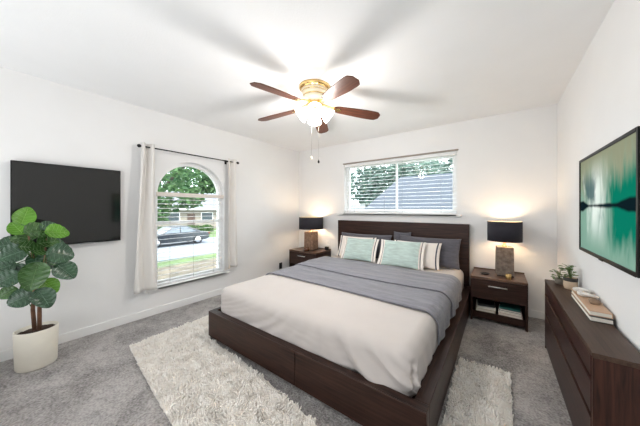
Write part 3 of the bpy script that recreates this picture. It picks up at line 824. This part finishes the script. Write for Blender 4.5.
LEAVES = [(-3.036, 0.141, 1.195, 0.102, 75, 0.15, 2), (-3.057, 0.105, 1.103, 0.086, 120, 0.3, 2), (-2.912, 0.197, 1.08, 0.118, 10, 0.9, 1), (-2.803, 0.286, 1.071, 0.11, 8, 0.9, 2), (-2.948, 0.264, 1.105, 0.094, 30, 1.0, 0), (-2.745, 0.295, 0.906, 0.126, -15, 0.5, 0), (-2.733, 0.319, 0.773, 0.11, -55, 0.25, 0), (-2.84, 0.173, 0.751, 0.133, -100, 0.25, 1), (-3.01, 0.117, 0.561, 0.11, -165, 0.25, 0), (-2.836, 0.22, 0.574, 0.11, -70, 0.2, 0), (-3.113, 0.06, 0.71, 0.11, -150, 0.3, 0), (-3.064, 0.087, 0.904, 0.118, -160, 0.45, 0), (-2.944, 0.16, 0.959, 0.094, -10, 1.3, 1), (-3.191, 0.048, 0.794, 0.102, -170, 0.4, 0), (-3.158, 0.057, 0.969, 0.11, 175, 0.8, 0), (-2.895, 0.254, 0.645, 0.094, -60, 0.3, 2), (-2.926, 0.217, 0.93, 0.094, 20, 0.9, 1), (-2.921, 0.252, 0.989, 0.102, 25, 1.0, 1), (-3.075, 0.129, 1.022, 0.102, 150, 0.9, 1), (-2.965, 0.19, 0.836, 0.094, -90, 0.5, 0), (-2.935, 0.289, 0.959, 0.102, 0, 0.8, 0), (-3.16, 0.113, 0.745, 0.102, -140, 0.3, 0), (-3.053, 0.166, 0.607, 0.094, -90, 0.3, 1), (-3.244, 0.068, 0.574, 0.086, -150, 0.3, 1), (-2.931, 0.268, 0.818, 0.094, -40, 0.5, 0), (-3.086, 0.158, 1.066, 0.102, 100, 0.5, 1)]
for (x, y, z, hl, ang, up, sh) in LEAVES:
    c_ = V((x, y, z)); wdir = (c_ - V((0, 0, EYE))).normalized()
    rt = wdir.cross(V((0, 0, 1))).normalized(); upv = V((0, 0, 1))
    a = math.radians(ang)
    T = rt * math.cos(a) + upv * math.sin(a)
    nrm = (-wdir + upv * up + rt * .25 * math.cos(a)).normalized()
    T = (T - nrm * T.dot(nrm)).normalized()
    ln = hl * 1.65 * (1 - .28 * abs(math.cos(a))); wd = hl * (.55 + .12 * abs(math.cos(a)))
    bse = c_ - T * ln * .5
    mb = MB()
    leaf_into(mb, bse - V((PX, PY, 0)), T, nrm, ln, wd, cup=.16, curl=.16, nu=26, nv=14, notch=1)
    # veins as thin raised strips on the blade
    N_ = nrm; R_ = T.cross(N_)
    def pos(u, s, lift=.0015):
        wv = math.sin(PI * min(1, u ** .8 * .98 + .01)) ** .62
        rip = .018 * math.sin(u * 34 + abs(s) * 6) * abs(s)
        return bse - V((PX, PY, 0)) + T * (ln * u) + R_ * (wd * wv * s) + N_ * (.16 * wd * wv * s * s * 1.6 - .16 * ln * u * u + rip * wd * 2.2 + lift)
    mb.tube([pos(u / 10, 0) for u in range(1, 10)], .0016, 5, 1)
    for k in range(5):
        u0 = .10 + .16 * k
        for sg in (-1, 1):
            mb.tube([pos(min(.97, u0 + .16 * q), sg * .92 * q) for q in (0, .33, .66, 1)], .0011, 4, 1)
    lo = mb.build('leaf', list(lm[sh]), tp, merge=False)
    # petiole to the nearest stem point
    j = min(stems, key=lambda s_: (s_ - (bse - V((0, 0, .05)))).length)
    MB().tube([j - V((PX, PY, 0)), (j + bse) / 2 - V((PX, PY, -.012)), bse + T * .01 - V((PX, PY, 0))], .0032, 6).build('petiole', lm[1][0], lo)

# ------------------------------------------------------------------ shag rug in two pieces
def rug_mat():
    m, nt, b = newmat('cream_shag'); tc = nt.nodes.new('ShaderNodeTexCoord')
    nz = node(nt, 'ShaderNodeTexNoise', Vector=tc.outputs['Object'], Scale=26.0, Detail=4.0)
    r = node(nt, 'ShaderNodeValToRGB', Fac=nz.outputs['Fac']); r.color_ramp.elements[0].position = .3; r.color_ramp.elements[1].position = .65
    r.color_ramp.elements[0].color = c4(srgb(236, 228, 218)); r.color_ramp.elements[1].color = c4(srgb(248, 244, 238))
    nt.links.new(r.outputs[0], b.inputs['Base Color']); b.inputs['Roughness'].default_value = 1; b.inputs['Specular IOR Level'].default_value = .1; b.inputs['Sheen Weight'].default_value = .3
    return m
rugm = rug_mat()
def inside(p, poly):
    r = False
    for i in range(len(poly)):
        (x0, y0), (x1, y1) = poly[i], poly[i - 1]
        if (y0 > p[1]) != (y1 > p[1]) and p[0] < (x1 - x0) * (p[1] - y0) / (y1 - y0) + x0: r = not r
    return r
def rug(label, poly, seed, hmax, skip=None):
    rnd = random.Random(seed); t = thing('shag_rug', label, 'rug', (poly[0][0], poly[0][1], 0), 0, 'pieces of the cream shag rug')
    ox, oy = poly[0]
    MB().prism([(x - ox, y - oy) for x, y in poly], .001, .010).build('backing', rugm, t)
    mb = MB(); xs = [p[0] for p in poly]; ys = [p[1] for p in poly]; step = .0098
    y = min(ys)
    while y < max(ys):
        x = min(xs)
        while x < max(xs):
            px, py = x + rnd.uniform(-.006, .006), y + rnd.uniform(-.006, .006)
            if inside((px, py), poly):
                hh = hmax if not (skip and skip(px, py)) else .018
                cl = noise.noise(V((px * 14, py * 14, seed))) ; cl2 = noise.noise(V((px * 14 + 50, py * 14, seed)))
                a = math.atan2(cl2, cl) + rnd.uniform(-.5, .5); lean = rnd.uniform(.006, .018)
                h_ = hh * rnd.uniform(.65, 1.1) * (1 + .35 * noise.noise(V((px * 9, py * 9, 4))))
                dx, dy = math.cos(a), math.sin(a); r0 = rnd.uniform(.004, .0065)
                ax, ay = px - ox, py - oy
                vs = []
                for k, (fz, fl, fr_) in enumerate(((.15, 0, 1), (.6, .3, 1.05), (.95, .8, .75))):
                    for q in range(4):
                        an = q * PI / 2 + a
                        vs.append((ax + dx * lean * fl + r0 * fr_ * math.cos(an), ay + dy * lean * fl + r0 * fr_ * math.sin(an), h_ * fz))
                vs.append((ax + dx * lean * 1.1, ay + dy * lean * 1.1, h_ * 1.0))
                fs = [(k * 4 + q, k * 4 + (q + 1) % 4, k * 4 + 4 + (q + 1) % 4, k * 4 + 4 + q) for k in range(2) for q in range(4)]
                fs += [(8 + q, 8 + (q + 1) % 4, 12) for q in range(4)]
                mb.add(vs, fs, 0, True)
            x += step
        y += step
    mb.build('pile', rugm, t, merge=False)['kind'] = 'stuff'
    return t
rug('front piece of the split cream shag rug, cut back so carpet reads as bed shadow', [(-2.72, .70), (-1.94, .62), (-1.30, .57), (-.60, .55), (-.55, 1.0), (-.835, 1.055), (-1.45, 1.135), (-2.29, 1.18), (-2.32, 1.46), (-2.76, 1.46)], 11, .034)  # edge cut back: bare carpet strip stands in for the bed's cast shadow
rug('right hand piece of the split cream shag rug beside the bed', [(-.27, 1.12), (.06, 1.12), (.068, 2.205), (-.27, 2.20)], 12, .034)

# ------------------------------------------------------------------ outside
GZ = -1.5
def outdoor(r, g, b): return tuple(.42 * x for x in srgb(r, g, b))
lawn_m = mat('lawn', outdoor(112, 138, 76), rough=1, var=.35, vscale=1.3, bump=.6, bscale=30)
struct(MB().box(-60, 40, -40, 60, GZ - .2, GZ).build('ground', lawn_m), 'green lawn outside')
road_m = mat('pale_asphalt', outdoor(158, 166, 178), rough=.9, var=.06, vscale=2)
struct(MB().box(-22.6, -14.6, -40, 60, GZ, GZ + .02).build('street', road_m), 'pale grey street outside')
bed_m = mat('mulch', outdoor(128, 116, 96), rough=1, var=.5, vscale=3, bump=.6, bscale=20)
struct(MB().box(-12.9, -4.2, -2, 14, GZ, GZ + .03).build('planting_bed', bed_m), 'brown mulch bed outside the arched window')
def foliage_mat(name, c0, c1, scale=1.2):
    m, nt, b = newmat(name); g = nt.nodes.new('ShaderNodeNewGeometry')
    r = node(nt, 'ShaderNodeValToRGB', Fac=g.outputs['Random Per Island'])
    r.color_ramp.elements[0].color = c4(c0); r.color_ramp.elements[1].color = c4(c1)
    nt.links.new(r.outputs[0], b.inputs['Base Color']); b.inputs['Roughness'].default_value = .6
    b.inputs['Subsurface Weight'].default_value = 0
    tr = node(nt, 'ShaderNodeBsdfTranslucent', Color=r.outputs[0])
    mx = node(nt, 'ShaderNodeMixShader', i0=.35, i1=b.outputs[0], i2=tr.outputs[0])
    nt.links.new(mx.outputs[0], nt.nodes['Material Output'].inputs[0]); return m
fol1 = foliage_mat('tree_leaves', outdoor(64, 116, 74), outdoor(150, 196, 128))
fol2 = foliage_mat('hedge_leaves', outdoor(40, 84, 36), outdoor(110, 158, 70))
fol3 = foliage_mat('shade_tree_leaves', outdoor(104, 140, 128), outdoor(176, 204, 184))
tree_bark = mat('tree_bark', outdoor(96, 88, 78), rough=.95, var=.3, vscale=6)
def blob_leaves(mb, blobs, n, sz, rnd):
    for i in range(n):
        c_, r = rnd.choice(blobs)
        d = V((rnd.gauss(0, 1), rnd.gauss(0, 1), rnd.gauss(0, 1))).normalized() * r * rnd.uniform(.45, 1.0) ** .6
        p = V(c_) + V((d.x, d.y, d.z * .8))
        a = V((rnd.gauss(0, 1), rnd.gauss(0, 1), rnd.gauss(0, .6))).normalized(); b = a.orthogonal().normalized(); s = sz * rnd.uniform(.6, 1.3)
        nn = a.cross(b)
        mb.add([p - a * s, p + b * s * .45 + nn * s * .12, p + a * s, p - b * s * .45 + nn * s * .12], [(0, 1, 2), (0, 2, 3)])
def tree(label, x, y, blobs, n, sz, m, seed, tr=.16):
    rnd = random.Random(seed); t = thing('tree', label, 'tree', (x, y, GZ))
    top = max(b[0][2] for b in blobs)
    tk = MB().tube([(0, 0, 0), (.05, .03, top * .35), (0, .1, top * .8)], [tr, tr * .75, tr * .35], 12)
    for c_, r in blobs[:6]: tk.tube([(.03, .05, top * .4), tuple(V(c_) * .6 + V((0, 0, top * .2))), c_], [tr * .5, tr * .3, .02], 8)
    tk.build('trunk', tree_bark, t, merge=False)
    mb = MB(); blob_leaves(mb, blobs, n, sz, rnd); mb.build('crown', m, t, merge=False)
    return t
tree('large leafy green tree in the front yard outside the arched window', -11.2, 3.2,
     [((0, 0, 5.2), 1.6), ((.4, 1.2, 5.0), 1.4), ((-.3, 2.3, 5.2), 1.2), ((0, -1.4, 4.4), 1.5), ((.2, .3, 3.9), 1.2), ((.3, .2, 2.9), .75), ((0, 1.8, 4.3), 1.0), ((-.2, 3.2, 5.3), .9), ((.1, 1.2, 3.3), .8), ((0, .3, 2.6), .8), ((0, 1.8, 3.2), .55), ((0, 3.0, 4.7), 1.0), ((0, 3.4, 4.1), .5), ((0, 2.6, 3.9), .5), ((.4, .3, 6.5), 1.6), ((0, 2.2, 6.4), 1.4)], 3600, .14, fol1, 21)
tree('broad green tree behind the house across the street', -41, 14, [((0, 0, 6), 3.0), ((0, 4, 6.5), 3.2), ((0, -4, 6.2), 3), ((0, 8, 6.5), 3), ((0, 2, 9), 3)], 3200, .38, fol1, 22, .3)
def bush(label, x, y, w_, d_, h_, seed):
    rnd = random.Random(seed); t = thing('bush', label, 'bush', (x, y, GZ), 0, 'hedge bushes across the street')
    MB().tube([(0, 0, 0), (0, 0, h_ * .6)], [.08, .04], 8).build('stem', bark, t)
    bl_ = [((rnd.uniform(-.3, .3) * d_, (i / 4 - .5) * w_ * .8, h_ * .5), h_ * .55) for i in range(5)]
    mb = MB(); blob_leaves(mb, bl_, 1100, .12, rnd); mb.build('foliage', fol2, t, merge=False)
bush('green hedge bush left across the street behind the car', -26.5, 8.9, 2.6, 1, 1.2, 31)
bush('green hedge bush in the middle across the street', -26.6, 12.6, 2.6, 1, 1.1, 32)
bush('green hedge bush at the right end across the street', -26.5, 16.2, 2.4, 1, 1.0, 33)
# house across the street
h1 = thing('house', 'single storey brick house with a pale shingle roof across the street', 'house', (-33, 14, GZ))
MB().box(-4, 0, -11, 6, 0, 2.8).build('wall', mat('tan_brick', outdoor(190, 178, 164), rough=.9, var=.15, vscale=6, bump=.3, bscale=20), h1)
shing = mat('pale_shingle', outdoor(150, 152, 160), rough=.95, var=.10, vscale=6, stretch=(1, 1, 6))
rf = MB(); rf.add([(.7, -11.6, 2.75), (.7, 6.6, 2.75), (-2.2, 6.6, 5.0), (-2.2, -11.6, 5.0), (-5, -11.6, 2.75), (-5, 6.6, 2.75)], [(0, 1, 2, 3), (3, 2, 5, 4), (0, 3, 4), (1, 5, 2)])
rf.build('roof', shing, h1, solid=.12)
MB().box(.62, .78, -11.6, 6.6, 2.62, 2.8).build('fascia', trim_m, h1)
win_m = mat('dark_window', outdoor(70, 84, 92), rough=.15)
for y0_, y1_ in ((-5.2, -4.2), (-2.3, -.6), (2, 3.6)):
    wf = MB().box(.0, .06, y0_, y1_, .9, 2.3).build('window', trim_m, h1)
    MB().box(.06, .08, y0_ + .08, y1_ - .08, .98, 2.22).build('pane', win_m, wf)
MB().box(0, .06, .3, 1.2, 0, 2.1).build('door', mat('brown_door', outdoor(110, 80, 66), rough=.6), h1)
# car
paint = mat('dark_car_paint', outdoor(44, 52, 62), rough=.2, spec=.7)
cg = mat('car_glass', outdoor(120, 134, 146), rough=.08, spec=.8)
tyre = mat('tyre', outdoor(28, 28, 30), rough=.9); rim_m = mat('alloy', (.75, .75, .77), rough=.3, metal=1)
car = thing('car', 'dark blue grey sedan parked on the street outside the arched window', 'car', (-20.4, 7.85, GZ + .02))
body = [(-2.3, .38), (-2.32, .62), (-2.2, .78), (-1.3, .88), (-.6, .93), (1.5, .95), (2.15, .90), (2.3, .75), (2.3, .40), (1.9, .25), (-1.9, .25)]
def side_prism(poly, x0, x1, inset=0):
    mb = MB(); n = len(poly); zmax = max(p[1] for p in poly); zmin = min(p[1] for p in poly)
    vs = []
    for sx in (x0, x1):
        for y, z in poly:
            k = (z - zmin) / (zmax - zmin)
            vs.append((sx * (1 - inset * k), y, z))
    mb.add(vs, [tuple(range(n))[::-1], tuple(range(n, 2 * n))] + [(i, (i + 1) % n, n + (i + 1) % n, n + i) for i in range(n)]); return mb
side_prism(body, -.9, .9, .04).build('body', paint, car, .07, bseg=3)
cabin = [(-1.15, .9), (-.45, 1.36), (0.1, 1.44), (.7, 1.42), (1.75, .93)]
side_prism(cabin, -.84, .84, .16).build('roof', paint, car, .04)
gl = MB()
for sx in (-1, 1):
    for poly in ([(-.9, .95), (-.38, 1.30), (.12, 1.37), (.12, .95)], [(.2, .95), (.2, 1.37), (.65, 1.35), (1.3, .97)]):
        vs = []
        for off in (.0, .012):
            for y, z in poly: vs.append((sx * (.84 * (1 - .16 * (z - .9) / .54) + off), y, z))
        n = len(poly); gl.add(vs, [tuple(range(n)), tuple(range(n, 2 * n))] + [(i, (i + 1) % n, n + (i + 1) % n, n + i) for i in range(n)])
gl.build('side_windows', cg, car)
for sx in (-1, 1):
    for yy in (-1.42, 1.38):
        Mr = Matrix.Rotation(PI / 2, 3, 'Y')
        whl = MB().lathe([(0, -.11), (.3, -.11), (.33, -.08), (.33, .08), (.3, .11), (0, .11)], c=(sx * .80, yy, .33), seg=28, mat=Mr).build('wheel', tyre, car)
        MB().lathe([(0, .02), (.22, .03), (.22, -.03), (0, -.02)], c=(sx * .90, yy, .33), seg=20, mat=Mr).build('hubcap', rim_m, whl)
for sx in (-1, 1): MB().box(sx * .75 - .12, sx * .75 + .12, 2.22, 2.32, .68, .84).build('tail_light', mat('red_lens', outdoor(150, 30, 28), rough=.3), car, .02)
# neighbour behind the bed window
h2 = thing('house', 'neighbouring house with a blue grey shingle roof behind the back window', 'house', (-.8, 8.4, GZ))
MB().box(-3.3, 5, .3, 6, 0, 2.5).build('wall', mat('pale_siding', outdoor(200, 202, 200), rough=.8), h2)
bshing = mat('blue_shingle', outdoor(84, 92, 104), rough=.95, var=.2, vscale=5, stretch=(1, 1, 8))
rf = MB(); rf.add([(-3.8, -.2, 2.45), (5.5, -.2, 2.45), (5.5, 3.2, 4.3), (-3.2, 3.2, 4.3), (5.5, 6.5, 2.45), (-3.8, 6.5, 2.45)], [(0, 1, 2, 3), (3, 2, 4, 5), (0, 3, 5)])
rf.build('roof', bshing, h2, solid=.1)
MB().box(-.2, .45, 2.3, 2.9, 3.6, 4.5).build('chimney', mat('orange_brick', outdoor(190, 150, 116), rough=.9, var=.2, vscale=12), h2)
MB().box(-3.8, 5.5, -.28, -.2, 2.32, 2.5).build('fascia', trim_m, h2)
fence_m = mat('pale_fence', outdoor(214, 216, 214), rough=.8, var=.06, vscale=3)
fn_ = thing('fence', 'pale board fence beyond the left half of the back window', 'fence', (-7.3, 9.5, GZ))
for k in range(12): MB().box(-2.4 + k * .4, -2.02 + k * .4, 0, .03, 0, 2.95).build('board', fence_m, fn_)
for zz in (.5, 2.4): MB().box(-2.4, 2.4, .03, .08, zz, zz + .09).build('rail', fence_m, fn_)
tree('grey green tree beyond the left half of the back window', -8.0, 17.6, [((0, 0, 4.8), 1.7), ((1.6, 0, 5.0), 1.7), ((-1.7, .3, 4.8), 1.7), ((.2, .2, 6.4), 2.0), ((3.2, .5, 5.4), 1.6), ((-.3, -.3, 3.4), 1.1)], 5200, .2, fol3, 41)
tree('tall grey green tree behind the blue grey roof', -3.0, 24.5, [((0, 0, 6.2), 1.8), ((2.5, 0, 6.4), 1.7), ((-2.5, 0, 6.2), 1.8), ((1, 0, 8), 2), ((4.6, 0, 6.6), 1.6), ((-1, 0, 5.2), 1.3), ((2, 0, 5.3), 1.3)], 6000, .22, fol3, 42)
